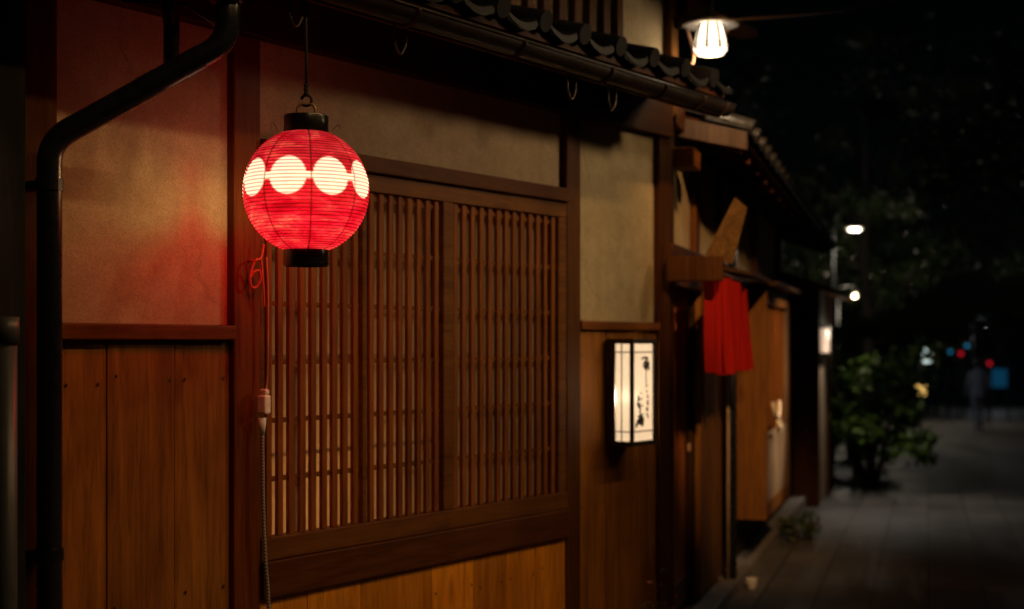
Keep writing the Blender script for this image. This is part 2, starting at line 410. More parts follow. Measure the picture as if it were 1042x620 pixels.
# eave: rafters, soffit, tiles, gutter
sf = FB()
sf.hexa([(1.2,.12-.12,2.712),(5.88,0,2.712),(5.88,-.37,2.622),(1.2,-.37,2.622)], [(1.2,0,2.74),(5.88,0,2.74),(5.88,-.37,2.65),(1.2,-.37,2.65)])
hb(sf, 'soffit', M['beam'], 0)
for k in range(13):
    x = 1.3+.36*k; ra = FB()
    ra.hexa([(x,-.02,2.66),(x+.045,-.02,2.66),(x+.045,-.345,2.579),(x,-.345,2.579)], [(x,-.02,2.711),(x+.045,-.02,2.711),(x+.045,-.345,2.628),(x,-.345,2.628)])
    hb(ra, 'rafter', M['beam'], 0)
hb(FB().b(1.2, 5.87, .330, .350, 2.535, 2.6215), 'fascia', M['beam'], .003)
def tile_roof(sa, sb, n_edge, z_edge, n_back, z_back, phase, pitch=.27, drop=lambda s: 0):
    """S-shaped pan tiles: ridge then trough, three stepped courses, with a rolled edge tile along the eave"""
    mb = FB(); ncourse = 3; prof = []
    def wav(u):        # u 0..1 across one tile
        u = u % 1.0
        if u < .36: return .040*math.sin(PI*u/.36)
        return -.020*math.sin(PI*(u-.36)/.64)
    N = int((sb-sa)/pitch*18)
    for c in range(ncourse):
        na = n_edge+(n_back-n_edge)*c/ncourse; nb_ = n_edge+(n_back-n_edge)*(c+1.12)/ncourse
        za = z_edge+(z_back-z_edge)*c/ncourse + .026; zb = z_edge+(z_back-z_edge)*(c+1.12)/ncourse
        vs = []
        for i in range(N+1):
            s = sa+(sb-sa)*i/N; w = wav((s-phase)/pitch)+drop(s); jit = .0035*math.sin(math.floor((s-phase)/pitch)*2.7+c)
            vs += [(s, -na, za+w-.030+jit), (s, -na, za+w+jit), (s, -nb_, zb+w)]
        fs = []
        for i in range(N):
            a = i*3; fs += [(a, a+3, a+4, a+1), (a+1, a+4, a+5, a+2)]
        mb.add(vs, fs)
    # round caps and the hanging lip of the eave tiles
    k = math.ceil((sa-phase)/pitch)
    while phase+pitch*k < sb-.06:
        s = phase+pitch*(k+.18); z = z_edge+.026+drop(s)+.004
        mb.t([(s, n_edge+.012, z), (s, n_edge-.22, z+(z_back-z_edge)*.22/max(.01, n_edge-n_back))], .040, 14)
        a = phase+pitch*(k+.36); b = min(sb, phase+pitch*(k+1))
        vs = []; L = 8
        for j in range(L+1):
            x = a+(b-a)*j/L; zz = z_edge+.02+wav((x-phase)/pitch-1e-4)+drop(x)
            vs += [(x, -(n_edge+.006), zz), (x, -(n_edge+.006), zz-.016-.006*math.sin(PI*j/L))]
        mb.add(vs, [(2*j, 2*j+2, 2*j+3, 2*j+1) for j in range(L)])
        k += 1
    return mb
tr_ = tile_roof(1.2, 5.88, .40, 2.655, -.02, 2.775, 4.30)
hb(tr_, 'tile_roof', M['tile'], 0, smooth=False)
# gutter
gt = FB(); NA = 14; GC = (.405, 2.574); R = .048
for (r0) in (R, R-.004):
    vs = []
    for x in (1.2, 5.82):
        for k in range(NA+1):
            w = PI + PI*k/NA; vs.append((x, -(GC[0]+r0*math.cos(w)), GC[1]+r0*math.sin(w)))
    gt.add(vs, [(k, k+1, NA+2+k, NA+1+k) for k in range(NA)])
for sg in (-1, 1): gt.t([(1.2, GC[0]+sg*R, GC[1]), (5.82, GC[0]+sg*R, GC[1])], .006, 8)
vs = [(5.82, -(GC[0]+R*math.cos(PI+PI*k/NA)), GC[1]+R*math.sin(PI+PI*k/NA)) for k in range(NA+1)]
gt.add(vs, [tuple(range(NA+1))])
gutter = hb(gt, 'gutter', M['gutter'], 0, smooth=True)
for x in (2.35, 2.99, 3.55, 4.15, 4.75, 5.18, 5.52, 5.74):
    j = FB(); j.t([(x+.0, GC[0]+(R+.004)*math.cos(PI+PI*k/16), GC[1]+(R+.004)*math.sin(PI+PI*k/16)) for k in range(17)], .007, 8)
    hb(j, 'gutter_bracket', M['iron'], 0, gutter, True)
for x in (3.085, 3.57, 4.60, 4.90):
    j = FB(); pts = [(x-.028, .36, 2.60)] + [(x-.028+.056*(k/12), .36, 2.475-.035*math.sin(PI*k/12)) for k in range(13)] + [(x+.028, .36, 2.535)]
    j.t(catmull(pts, 3), .0045, 8)
    hb(j, 'hanging_hook', M['iron'], 0, gutter, True)
# downpipe
P = [(2.770,.405,2.56),(2.770,.405,2.335),(2.430,.075,2.048),(2.430,.075,0.02)]
dp = FB(); dp.t(rounded(P, .06, 8), .0335, 20)
dpipe = hb(dp, 'downpipe', M['pipe'], 0, smooth=True)
sk = FB()
sk.t([(2.763,.405,2.56),(2.763,.405,2.452)], .042, 20); sk.t([(2.763,.405,2.457),(2.763,.405,2.445)], .046, 20)
hb(sk, 'pipe_socket', M['pipe'], 0, dpipe, True)
d = (Vector(P[2])-Vector(P[1])).normalized()
for tt in (.115, .245):
    c = Vector(P[1])+d*tt; jb = FB(); jb.t([c-d*.03, c+d*.03], .0345, 24); hb(jb, 'pipe_collar', M['pipe'], 0, dpipe)
for zz in (1.93, .93):
    jb = FB(); jb.t([(2.43,.075,zz-.016),(2.43,.075,zz+.016)], .038, 20); jb.b(2.395,2.465,.0,.05,zz-.01,zz+.01); hb(jb, 'pipe_clamp', M['pipe'], 0, dpipe)
# small dark feed pipe that drops into the sloping run
fp = FB(); fp.t(rounded([(2.63,.30,2.60),(2.715,.23,2.43),(2.735,.215,2.40),(2.735,.215,2.27)], .04, 6), .023, 16)
hb(fp, 'feed_pipe', M['pipe'], 0, dpipe, True)
hb(FB().t([(2.66,.10,2.47),(2.75,.26,2.455),(2.84,.30,2.40)], .005, 8), 'pipe_stay', M['iron'], 0, dpipe, True)

# upper storey
hb(FB().b(1.2, 6.030, -.12, -.030, 2.776, 3.62), 'upper_wall', M['upplaster'], 0)
for k in range(22):
    x = 5.567-.12*k
    hb(FB().b(x-.026, x+.026, -.0295, .004, 2.778, 3.60), 'window_bar', M['post'], .003)
hb(FB().b(6.032, 6.100, -.11, .012, 2.60, 3.56), 'post', M['warm'], .004)
hb(FB().b(5.2, 6.75, -.02, .42, 3.40, 3.56), 'upper_eave', M['beam'], .005)
hb(FB().b(6.102, 6.36, -.06, .06, 3.09, 3.42), 'bracket_beam', M['beam'], .005)
hb(FB().b(6.362, 6.90, -.05, .05, 3.12, 3.17), 'beam_end', M['rail'], .004)
hb(FB().t(catmull([(6.12,.05,3.02),(6.135,.07,2.93),(6.13,.075,2.86),(6.08,.05,2.81)], 6), .008, 8), 'conduit', M['thin'], 0, smooth=True)
hb(FB().b(6.06,6.10,.014,.05,3.02,3.07), 'junction_box', M['gutter'], .004)

# ================================================================== RED PAPER LANTERN
LS, LN, LZ = 3.13, .36, 1.956
lan = empty('paper_lantern', W1(LS, LN, LZ), R1, 'round glowing red paper lantern with a row of joined white discs, hanging from the eave', 'lantern')
def lantern_body():
    RR, HZ = .1885, .187; NU, RIBS, SUB = 256, 42, 6; NV = RIBS*SUB
    # angle 0 faces the camera
    ang0 = math.atan2((-W1(LS,LN,0)).y, (-W1(LS,LN,0)).x) - R1
    th0 = math.asin(.066/RR); vs, crest, rib = [], [], []
    DISCS = [math.radians(q) for q in (-57,-17,23,63,102.3,141.6,181,220,261.5)]
    for j in range(NV+1):
        t = th0+(PI-2*th0)*j/NV
        f = (j % SUB)/SUB; ripple = -.0022*(math.cos(2*PI*f)*.5+.5)
        z = HZ*math.cos(t)
        for i in range(NU):
            a = 2*PI*i/NU; rel = (a-ang0+PI) % (2*PI)-PI
            r = RR*math.sin(t)**.97+ripple
            # paper slightly drawn in at the vertical strings
            sp = (rel/(2*PI/8)-.11) % 1; sp = min(sp, 1-sp)
            r -= .0022*max(0, 1-sp/.14)
            vs.append((r*math.cos(a), r*math.sin(a), z))
            # crest: discs joined by a bar
            dx = min((((rel-q+PI) % (2*PI))-PI for q in DISCS), key=abs)*RR; dz = z-.030
            d1 = math.hypot(dx, dz)-.0560; d2 = abs(dz+.001)-.0100
            dd = min(d1, d2); crest.append(max(0, min(1, .5-dd/.003)))
            rb = max(0, 1-min(f, 1-f)*SUB/1.9)*.85
            rb = max(rb, .95*max(0, min(1, 1.6-sp*(2*PI/8)*RR*max(.3, math.sin(t))/.0022)))
            rib.append(rb)
    fs = []
    for j in range(NV):
        for i in range(NU):
            fs.append((j*NU+i, (j+1)*NU+i, (j+1)*NU+(i+1) % NU, j*NU+(i+1) % NU))
    me = bpy.data.meshes.new('lantern_shade'); me.from_pydata(vs, [], fs)
    me.polygons.foreach_set('use_smooth', [True]*len(fs))
    for nm, dat in (('crest', crest), ('rib', rib)):
        at = me.attributes.new(nm, 'FLOAT', 'POINT'); at.data.foreach_set('value', dat)
    me.materials.append(M['lantern']); o = bpy.data.objects.new('lantern_shade', me); col.objects.link(o); o.parent = lan
    return o
lantern_body()
def cap(z0, z1, name):
    m = MB(); r = .0665; m.lathe([(r-.005, z0), (r-.001, z0), (r, z0+.002), (r, z1-.002), (r-.001, z1), (r-.005, z1)], 48, closed=True)
    zz = (z0+z1)/2+.004
    m.lathe([(.0005, zz), (r-.005, zz)], 48)
    m.lathe([(r-.001, z0+.006), (r+.0012, z0+.007), (r+.0012, z0+.010), (r-.001, z0+.011)], 48, closed=True)
    return m.build(name, M['lacquer'], lan, smooth=False, bevel=0)
for nm, z0, z1 in (('cap', .171, .226), ('cap', -.224, -.171)):
    o = cap(z0, z1, nm); o.data.polygons.foreach_set('use_smooth', [True]*len(o.data.polygons))
    md = o.modifiers.new('es', 'EDGE_SPLIT'); md.split_angle = math.radians(40)
lc = W1(LS, LN, LZ); crot = math.radians(-R1*180/PI)
side = Vector((math.cos(-R1), math.sin(-R1), 0))      # camera's right in the lantern frame
bl = MB(); bl.tube(rounded([side*-.027+Vector((0,0,.20)), side*-.027+Vector((0,0,.262)), side*.027+Vector((0,0,.262)), side*.027+Vector((0,0,.20))], .020, 6), .0045, 10)
bl.build('bail', M['brass'], lan, smooth=True)
hk = MB(); pts = [side*(.016*math.sin(w))+Vector((0,0,.272-.016*math.cos(w))) for w in [i*PI/8-1.0 for i in range(15)]]
hk.tube(pts+[Vector((0,0,.296))], .0042, 10); hk.build('hook', M['iron'], lan, smooth=True)
ro = MB(); ro.tube([(0,0,.285),(.001,0,.40),(-.001,.001,.50),(0,0,.64)], .0048, 8)
for k in range(3): ro.lathe([(.0048,-.006),(.0085,0),(.0048,.006)], 10, (0,0,.292+.012*k))
ro.build('hanging_cord', M['cord'], lan, smooth=True)
fz = MB()
for (x, z, dx, dz) in ((-.085,.178,-.02,.026), (.078,.182,.022,.015)):
    a = side*x+Vector((0,0,z)); fz.tube(catmull([a, a+side*dx*.5+Vector((0,0,dz*.9)), a+side*dx+Vector((0,0,dz)), a+side*dx*1.05+Vector((0,0,dz*.2))], 5), .0009, 6)
fz.build('loose_wire', M['iron'], lan, smooth=True)

# ================================================================== CABLE AND CORD BY THE POST
cab = empty('power_cable', W1(3.285, .012, .02), R1, 'braided power cable with a white plug running down the post beside the slatted window', 'cable')
def fr(s, n, z): return (s-3.285, -(n-.012), z-.02)
m = MB(); m.tube(catmull([fr(3.295,.03,1.78), fr(3.302,.03,1.66), fr(3.303,.028,1.5), fr(3.300,.028,1.38), fr(3.286,.03,1.335)], 8), .0032, 8); m.build('thin_wire', M['thin'], cab, smooth=True)
m = MB(); m.tube(catmull([fr(3.277,.03,1.25), fr(3.276,.032,1.12), fr(3.279,.033,.95), fr(3.288,.033,.8), fr(3.299,.034,.68), fr(3.302,.034,.5), fr(3.300,.034,.25), fr(3.29,.04,.03)], 8), .0062, 10); m.build('braided_cord', M['braid'], cab, smooth=True)
m = MB(); m.box(-.022,.006,-.044,-.006,1.235+.02,1.296+.02); m.box(-.016,.004,-.040,-.010,1.296+.02,1.335)
pl = m.build('plug', M['plug'], cab, bevel=.006)
m = MB(); m.tube([fr(3.277,.03,1.262), fr(3.277,.03,1.235), fr(3.277,.03,1.21)], [.013,.011,.007], 12); m.build('strain_relief', M['plug'], pl, smooth=True)
tc_ = empty('tie_cord', W1(3.25, .008, 1.72), R1, 'orange-red cord knotted in loops on the post under the red lantern', 'cord')
m = MB()
pts = [(.035,-.02,.10),(.022,-.02,.055),(-.005,-.022,.045),(-.024,-.02,.0),(-.02,-.018,-.035),(.0,-.02,-.04),(.016,-.024,-.015),(.008,-.028,.012),(-.012,-.026,.01),(-.02,-.02,-.005)]
m.tube(catmull(pts, 8), .0042, 8)
pts = [(.022,-.022,.05),(.028,-.022,.0),(.034,-.022,-.06),(.038,-.02,-.10)]
m.tube(catmull(pts, 6), .003, 8)
m.tube([(-.006,.012,.045),(-.006,-.03,.045)], .004, 8)
m.build('cord_loops', M['redcord'], tc_, smooth=True)

# ================================================================== WALL LANTERN WITH BRUSH WRITING
WA, WB, WD, ZB, ZT = 5.455, 5.660, .132, 1.044, 1.522
wl = empty('wall_lantern', W1((WA+WB)/2, 0, ZB), R1, 'lit white paper wall lantern with brush writing on the boards beside the slatted window', 'lamp')
def wf(): return MB()
HW = (WB-WA)/2; H = ZT-ZB; n0, n1 = .004, WD
m = wf(); t_ = .016
def wbx(m, x0, x1, a, b, z0, z1): m.box(x0, x1, -b, -a, z0, z1)
for x in (-HW, HW-t_):
    for a in (n0, n1-t_): wbx(m, x, x+t_, a, a+t_, 0, H)
for z in (0, H-.022):
    for x in (-HW-.006, HW+.006-t_): wbx(m, x, x+t_, n0, n1+.006, z, z+.022)
    wbx(m, -HW+.0075, HW-.0075, n1-t_+.006, n1+.0055, z+.0005, z+.0215)
wbx(m, -HW+.008, HW-.008, n0+.001, n1-.008, H-.012, H-.004); wbx(m, -HW+.008, HW-.008, n0+.001, n1-.008, .004, .012)
for x in (-HW+.0005, HW-t_-.0005): wbx(m, x, x+t_, n0+.0165, n0+.036, .001, H-.001)
wbx(m, -HW+.001, HW-.001, -.006, n0+.003, 0.001, H-.001)
m.build('frame', M['framew'], wl, bevel=.0015)
m = wf()
wbx(m, -HW+.014, HW-.014, n1-.0075, n1-.0065, .02, H-.02)
wbx(m, -HW+.006, -HW+.007, n0+.037, n1-.014, .02, H-.02); wbx(m, HW-.007, HW-.006, n0+.014, n1-.014, .02, H-.02)
m.build('paper', M['lamp_paper'], wl)
m = wf(); b_ = .0045
for z in (.062, H-.062):
    wbx(m, -HW+.014, HW-.014, n1-.0055, n1-.001, z, z+b_+.001)
    wbx(m, -HW+.0005, -HW+.0055, n0+.0135, n1-.0135, z, z+b_+.001)
wbx(m, -HW+.0005, -HW+.0055, .072, .076, .0225, H-.0225)
m.build('grille', M['framew'], wl)
# brush writing on the front sheet
def stroke(m, pts, w, x0, z0, sx, sz, y):
    P_ = catmull([Vector((p[0], p[1], 0)) for p in pts], 6); vs = []
    L = len(P_)
    for i, p in enumerate(P_):
        t = (P_[min(i+1,L-1)]-P_[max(i-1,0)]); t = t.normalized() if t.length > 0 else Vector((1,0,0)); nn = Vector((-t.y, t.x, 0))
        f = i/(L-1); ww = w*(.35+.9*math.sin(PI*min(1, .12+f*.86))**.8)*(1+.18*math.sin(i*2.3))
        for sg in (-1, 1):
            q = p+nn*ww*sg*.5; vs.append((x0+q.x*sx, y, z0-q.y*sz))
    m.add(vs, [(2*i, 2*i+1, 2*i+3, 2*i+2) for i in range(L-1)])
m = MB(); SX = (2*HW-.028)/152; SZ = (H-.13)/545; X0 = -HW+.014-8*SX; Z0 = H-.065+40*SZ
Y_ = -(n1-.006)
for pts, w in [
    # orchid-like figure at the top with its long falling stem
    ([(72,82),(84,72),(98,70),(108,84)], 9), ([(100,66),(116,72),(122,92)], 8), ([(108,84),(96,104),(92,124),(104,130),(116,112),(110,90)], 10),
    ([(92,118),(100,138),(110,150)], 14), ([(110,100),(118,126),(130,158)], 13), ([(112,128),(106,150),(112,168)], 9), ([(122,96),(128,116),(122,134)], 8),
    ([(108,160),(106,200),(107,245),(104,290)], 4),
    # right column of small running script
    ([(112,268),(120,270)], 7), ([(114,300),(112,318)], 6), ([(124,330),(116,340),(126,352),(114,352)], 5), ([(112,372),(124,376),(114,392),(126,398),(112,412)], 6),
    ([(120,418),(108,432),(122,440),(112,452)], 6), ([(116,440),(126,424)], 5), ([(110,462),(118,474),(122,498)], 7),
    # left column of large running script
    ([(44,336),(50,350),(44,376)], 9), ([(64,312),(70,326)], 6), ([(38,372),(62,362),(82,352)], 6), ([(46,380),(40,396),(60,392),(42,410)], 9), ([(58,396),(56,420),(66,426)], 8),
    ([(40,418),(66,410),(88,404)], 6), ([(66,430),(58,452),(64,470)], 7),
    ([(40,484),(62,474),(90,462)], 8), ([(66,470),(56,500),(36,536),(30,556)], 12), ([(48,492),(60,512),(52,534)], 9), ([(74,476),(72,506),(60,540)], 10),
    ([(62,500),(84,492),(78,520),(92,514)], 9), ([(54,530),(78,540),(88,530)], 10), ([(70,512),(84,536),(74,554)], 7), ([(34,512),(46,508),(52,520)], 8)]:
    stroke(m, pts, w*1.35, X0, Z0, SX, SZ, Y_-.0002*random.random()-.0006)
m.build('brush_writing', M['ink'], wl)

# ================================================================== LAMP UNDER THE UPPER EAVE
hl = empty('hanging_lamp', W1(6.14, .165, 2.895), R1, 'lit white glass lamp under a flat enamel disc above the tiled eave', 'lamp')
m = MB(); m.lathe([(.02,.165),(.06,.160),(.132,.138),(.136,.134),(.132,.132),(.06,.145),(.02,.150)], 40, closed=True); m.build('reflector', M['enamel'], hl, smooth=True)
GL = tube_mat('lamp_glass', (1.0,.80,.56), 2.8)
prof = [(.052,.140),(.060,.125),(.072,.075),(.083,.026),(.078,.012),(.070,.010),(.064,-.006),(.03,-.010),(.0005,-.010)]
m = MB(); m.lathe(prof, 32); m.build('glass_shade', GL, hl, smooth=True)
m = MB()
for k in range(8):
    w = 2*PI*k/8+.25; m.tube([(r*1.015*math.cos(w), r*1.015*math.sin(w), z) for r, z in prof[:5]], .006, 6)
for r, z in ((.0845,.026),(.079,.043)):
    m.tube([(r*math.cos(2*PI*k/32)*1.01, r*math.sin(2*PI*k/32)*1.01, z) for k in range(33)], .0025, 6)
m.build('shade_wires', M['iron'], hl, smooth=True)
m = MB(); m.tube([(0,0,.15),(0,0,.27)], .016, 12); m.tube(rounded([(0,0,.26),(-.03,.06,.30),(-.06,.13,.30)], .03, 5), .010, 10); m.build('lamp_arm', M['metal'], hl, smooth=True)

# overhead wire
m = MB(); a = W1(6.3,.07,3.09); b = Vector((3.2, 9.0, 3.86)); c0 = (a+b)/2-Vector((0,0,.05))
m.tube(catmull([a, a*.7+b*.3-Vector((0,0,.05)), c0, b], 8), .008, 6)
m.tube([(a.x+.06+.045*math.cos(k*.4), a.y, a.z-.02+.045*math.sin(k*.4)) for k in range(17)], .006, 6)
w_ = m.build('overhead_wire', M['thin'], None, smooth=True, off=tuple(a)); w_.location = a
tag(w_, 'thin brown overhead wire with a loop, leaving the upper eave beside the lit lamp', 'wire')

# small plant at the wall foot
pla = empty('small_plant', W1(5.62, .17, 0), R1, 'small red and green leafy plant at the foot of the boards below the wall lantern', 'plant')
def leaf_object(name, pts_fn, n, size, mat, parent, seed, aspect=2.2):
    rnd = random.Random(seed); vs, fs, tint = [], [], []
    for i in range(n):
        p, t = pts_fn(rnd)
        a = Vector((rnd.gauss(0,1), rnd.gauss(0,1), rnd.gauss(0,.6))).normalized(); b = a.cross(Vector((rnd.gauss(0,1), rnd.gauss(0,1), rnd.gauss(0,1)))).normalized()
        s = size*rnd.uniform(.6,1.3); k = len(vs); nn = a.cross(b)
        vs += [p-a*s*.5, p+b*s/aspect*.5+nn*s*.06, p+a*s*.5, p-b*s/aspect*.5+nn*s*.06]; fs.append((k,k+1,k+2,k+3)); tint += [t]*4
    me = bpy.data.meshes.new(name); me.from_pydata([tuple(v) for v in vs], [], fs)
    at = me.attributes.new('tint', 'FLOAT', 'POINT'); at.data.foreach_set('value', tint)
    me.materials.append(mat); o = bpy.data.objects.new(name, me); col.objects.link(o)
    if parent: o.parent = parent
    return o
stems = [(random.uniform(-.16,.16), random.uniform(-.04,.04), random.uniform(.24,.47)) for _ in range(8)]
m = MB()
for (x, y, h) in stems: m.tube([(x*.3, y*.3, .0), (x*.7, y*.7, h*.55), (x, y, h)], [.005,.004,.002], 6)
m.build('stem', M['bark'], pla, smooth=True)
def plant_pt(r):
    x, y, h = r.choice(stems); f = r.uniform(.45,1.05)
    return Vector((x*(.3+.7*f)+r.gauss(0,.035), y+r.gauss(0,.025), h*f+r.gauss(0,.012))), r.random()
leaf_object('foliage', plant_pt, 170, .04, M['redleaf'], pla, 3)

# ================================================================== NEIGHBOUR ON THE LEFT EDGE
nh = empty('neighbouring_house', W1(1.6, .05, 0), R1, 'dark boarded neighbouring house with a grey drainpipe at the left edge of the photo', 'house')
for k in range(6):
    x = 2.36-.13*(k+1); MB().box(x-1.6+.001, x+.13-1.6-.001, -.02, .10, 0, 2.9).build('siding_board', M['siding'], nh, bevel=.003)
m = MB(); m.tube([(2.262-1.6, -.075, 0.0), (2.262-1.6, -.075, 1.55)], .026, 16); gp = m.build('drain_pipe', M['gpipe'], nh, smooth=True)
m = MB(); m.tube([(2.262-1.6, -.075, 1.50), (2.262-1.6, -.075, 1.57)], .031, 16); m.build('pipe_collar', M['gpipe'], gp, smooth=True)

# ================================================================== SECOND HOUSE (turned towards the street)
h2 = empty('teahouse', W2(2.5,0,0), R2, 'teahouse with a boxed bay window, tiled eave and lattice door behind the red door curtain', 'house')
def h2b(fb, name, mat, bevel=.004, parent=None, smooth=False): return fb.build(name, mat, parent or h2, smooth=smooth, bevel=bevel, off=(2.5,0,0))
h2b(FB().b(0.02, 6.85, -.12, .085, -.05, .075), 'plinth', M['stone'], .01)
h2b(FB().b(.90, 6.85, -.14, -.04, .077, 1.92), 'wall', M['darkw'], 0)
# door
door = h2b(FB().b(.02,.075,-.12,-.06,.12,1.78).b(.80,.855,-.12,-.06,.12,1.78).b(.075,.80,-.12,-.06,.12,.26).b(.075,.80,-.12,-.06,1.70,1.78).b(.075,.80,-.12,-.10,.26,1.70), 'door', M['post'])
ds = FB()
for k in range(11): x = .11+.063*k; ds.b(x, x+.026, -.099, -.065, .262, 1.698)
for z in (.62, 1.0, 1.38): ds.b(.0755,.7995,-.0992,-.070,z,z+.03)
h2b(ds, 'door_lattice', M['slat'], 0, door)
h2b(FB().b(.79,.81,-.058,-.04,.92,.965), 'handle', M['brass'], .004, door)
h2b(FB().b(-.02,.90,-.14,.02,1.782,1.90), 'lintel', M['beam'])
h2b(FB().b(.90,1.70,-.035,.0,.122,1.90), 'door_jamb_board', M['warm'])
h2b(FB().t([(1.86,.045,.0),(1.86,.045,2.5)], .026, 14), 'downpipe', M['pipe'], 0, smooth=True)
h2b(FB().t([(1.78,.03,.0),(1.78,.03,1.36)], .008, 8), 'pole', M['pale'], 0, smooth=True)
# plaster strip above
for a, b in ((.02,.80),(.93,1.75),(1.86,3.55),(3.68,5.3)):
    h2b(FB().b(a, b, -.12, -.045, 1.99, 2.55), 'plaster_panel', M['plaster2'], 0)
for a, b in ((-.03,.02),(.80,.93),(1.75,1.86),(3.55,3.68),(5.3,5.42)):
    h2b(FB().b(a+.001, b-.001, -.12, -.01, 1.905, 2.56), 'post', M['post'])
h2b(FB().b(0, 6.85, -.13, .005, 1.9205, 1.988), 'head_beam', M['beam'])
h2b(FB().b(0, 6.85, -.12, .02, 2.56, 2.70), 'eave_beam', M['beam'])
# boxed bay window
bw = h2b(FB().b(2.13,2.165,-.03,.22,.40,1.85).b(3.595,3.63,-.03,.22,.40,1.85).b(2.1655,3.5945,-.03,.218,.40,.50).b(2.1655,3.5945,-.03,.218,1.75,1.849), 'bay_window', M['warm'])
h2b(FB().b(2.1655,3.5945,.15,.212,.501,.88), 'lower_panel', M['pale'], 0, bw)
h2b(FB().b(2.166,3.594,.12,.210,.881,.93).b(2.166,2.26,.14,.208,.931,1.749).b(3.50,3.594,.14,.208,.931,1.749), 'window_frame', M['pale'], .003, bw)
h2b(FB().b(2.2605,3.4995,.13,.185,.931,1.749), 'window_screen', M['gold'], 0, bw)
mm = FB()
for k in range(7): x = 2.40+.16*k; mm.b(x, x+.018, .186, .200, .9315, 1.7485)
h2b(mm, 'window_bars', M['warm'], 0, bw)
h2b(FB().b(2.05,3.72,-.03,.30,1.858,1.885), 'bay_roof', M['darkw'], .004, bw)
# canopy over the doorway
h2b(FB().hexa([(1.0,.0,1.925),(2.0,.0,1.925),(2.0,-.26,1.875),(1.0,-.26,1.875)], [(1.0,0,1.945),(2.0,0,1.945),(2.0,-.26,1.895),(1.0,-.26,1.895)]), 'canopy', M['darkw'], 0)
h2b(FB().b(-.16,-.105,-.0,.262,1.795,1.912), 'bracket_plank', M['post'], .005)
# weathered timber prop leaning out from the plank
a = Vector((-.06,-.235,1.90)); b = Vector((-.02,-.335,2.175)); dd = (b-a).normalized(); sd = Vector((0,1,0)).cross(dd); sd = Vector((0,-dd.z,dd.y)).normalized(); ud = Vector((1,0,0))
fb = FB(); q = [(-.036,-.012),(.036,-.012),(.036,.012),(-.036,.012)]
fb.hexa([a+sd*x*1.9+ud*y for x, y in q], [b+sd*x*1.02+ud*y-dd*(.02 if x > 0 else -.01) for x, y in q])
h2b(fb, 'timber_prop', M['timber'], .003)
# eave: rafters, verge board, tiles
drop = lambda s: -.025*(s-.28)
for k in range(16):
    x = .36+.40*k; z = drop(x); rf = FB()
    rf.hexa([(x,.1,2.60+z),(x+.05,.1,2.60+z),(x+.05,-.28,2.462+z),(x,-.28,2.462+z)], [(x,.1,2.66+z),(x+.05,.1,2.66+z),(x+.05,-.28,2.515+z),(x,-.28,2.515+z)])
    h2b(rf, 'rafter', M['beam'], 0)
fb = FB(); fb.hexa([(.28,.3,2.74),(6.9,.3,2.74+drop(6.9)),(6.9,-.31,2.517+drop(6.9)),(.28,-.31,2.517)], [(.28,.3,2.77),(6.9,.3,2.77+drop(6.9)),(6.9,-.31,2.54+drop(6.9)),(.28,-.31,2.54)])
h2b(fb, 'soffit', M['beam'], 0)
fb = FB(); fb.hexa([(.235,.14,2.565),(.277,.14,2.565),(.277,-.33,2.455),(.235,-.33,2.455)], [(.235,.14,2.665),(.277,.14,2.665),(.277,-.33,2.545),(.235,-.33,2.545)])
h2b(fb, 'verge_board', M['grey'], .004)
h2b(FB().b(.02,.24,-.02,.10,2.36,2.45), 'beam_end', M['rail'], .004)
h2b(tile_roof(.24, 6.9, .335, 2.55, -.3, 2.79, .30, drop=drop), 'tile_roof', M['tile2'], 0)
h2b(FB().b(0, 6.8, -2.0, -.40, 2.80, 3.0), 'upper_wall', M['darkw'], 0)

# rope knot on the bay window
rk = empty('rope_knot', W2(2.42,.222,1.03), R2, 'white twisted rope knot hanging on the boxed bay window', 'rope')
m = MB(); m.tube(catmull([(-.12,-.02,.10),(-.10,-.03,.03),(0,-.035,-.005),(.16,-.03,.02),(.26,-.02,.09)], 7), .014, 8)
m.tube(catmull([(0,-.035,0),(-.04,-.045,-.05),(.03,-.05,-.075),(.09,-.045,-.04),(.02,-.045,.0)], 7), .013, 8)
m.tube(catmull([(.05,-.04,-.03),(.10,-.03,-.09),(.2,-.03,-.1)], 5), .010, 8)
m.build('rope', M['rope'], rk, smooth=True)

# red noren
nr = empty('door_curtain', W2(.8,.18,1.36), R2, 'red cloth door curtain hanging under the small canopy before the teahouse door', 'curtain')
sA, sB = -.02, 1.40; npan = 4; pw = (sB-sA)/npan
for k in range(npan):
    a = sA+pw*k+.004; b = sA+pw*(k+1)-.004; NX, NZ = 60, 14; vs = []; rr = random.Random(k+2); ph = rr.uniform(0,6); rr2 = rr.random(); fl = rr.uniform(-.02,.04)
    for j in range(NZ+1):
        f = j/NZ
        for i in range(NX+1):
            u = i/NX; s = a+(b-a)*(u+ (.04*math.sin(u*6+ph)*f)); wv = (.018+.008*f)*math.sin(u*2*PI*(2.6+.9*rr2)+ph)+(.008+.01*f)*math.sin(u*31+ph*3+f*2)+.005*f*math.sin(u*17+ph*2)+fl*f*.4
            z = 1.845-.012*math.sin(PI*u)*(1-f)-f*(.490+.012*math.sin(ph+k)+.005*math.sin(u*9+ph)); vs.append((s-.8, -(wv), z-1.36))
    fs = [(j*(NX+1)+i, j*(NX+1)+i+1, (j+1)*(NX+1)+i+1, (j+1)*(NX+1)+i) for j in range(NZ) for i in range(NX)]
    MB().add(vs, fs).build('cloth_panel', M['noren'], nr, smooth=True)
m = MB(); m.tube([(sA-.83,0,.492),(sB-.77,0,.492)], .011, 10); m.build('curtain_rod', M['timber'], nr, smooth=True)

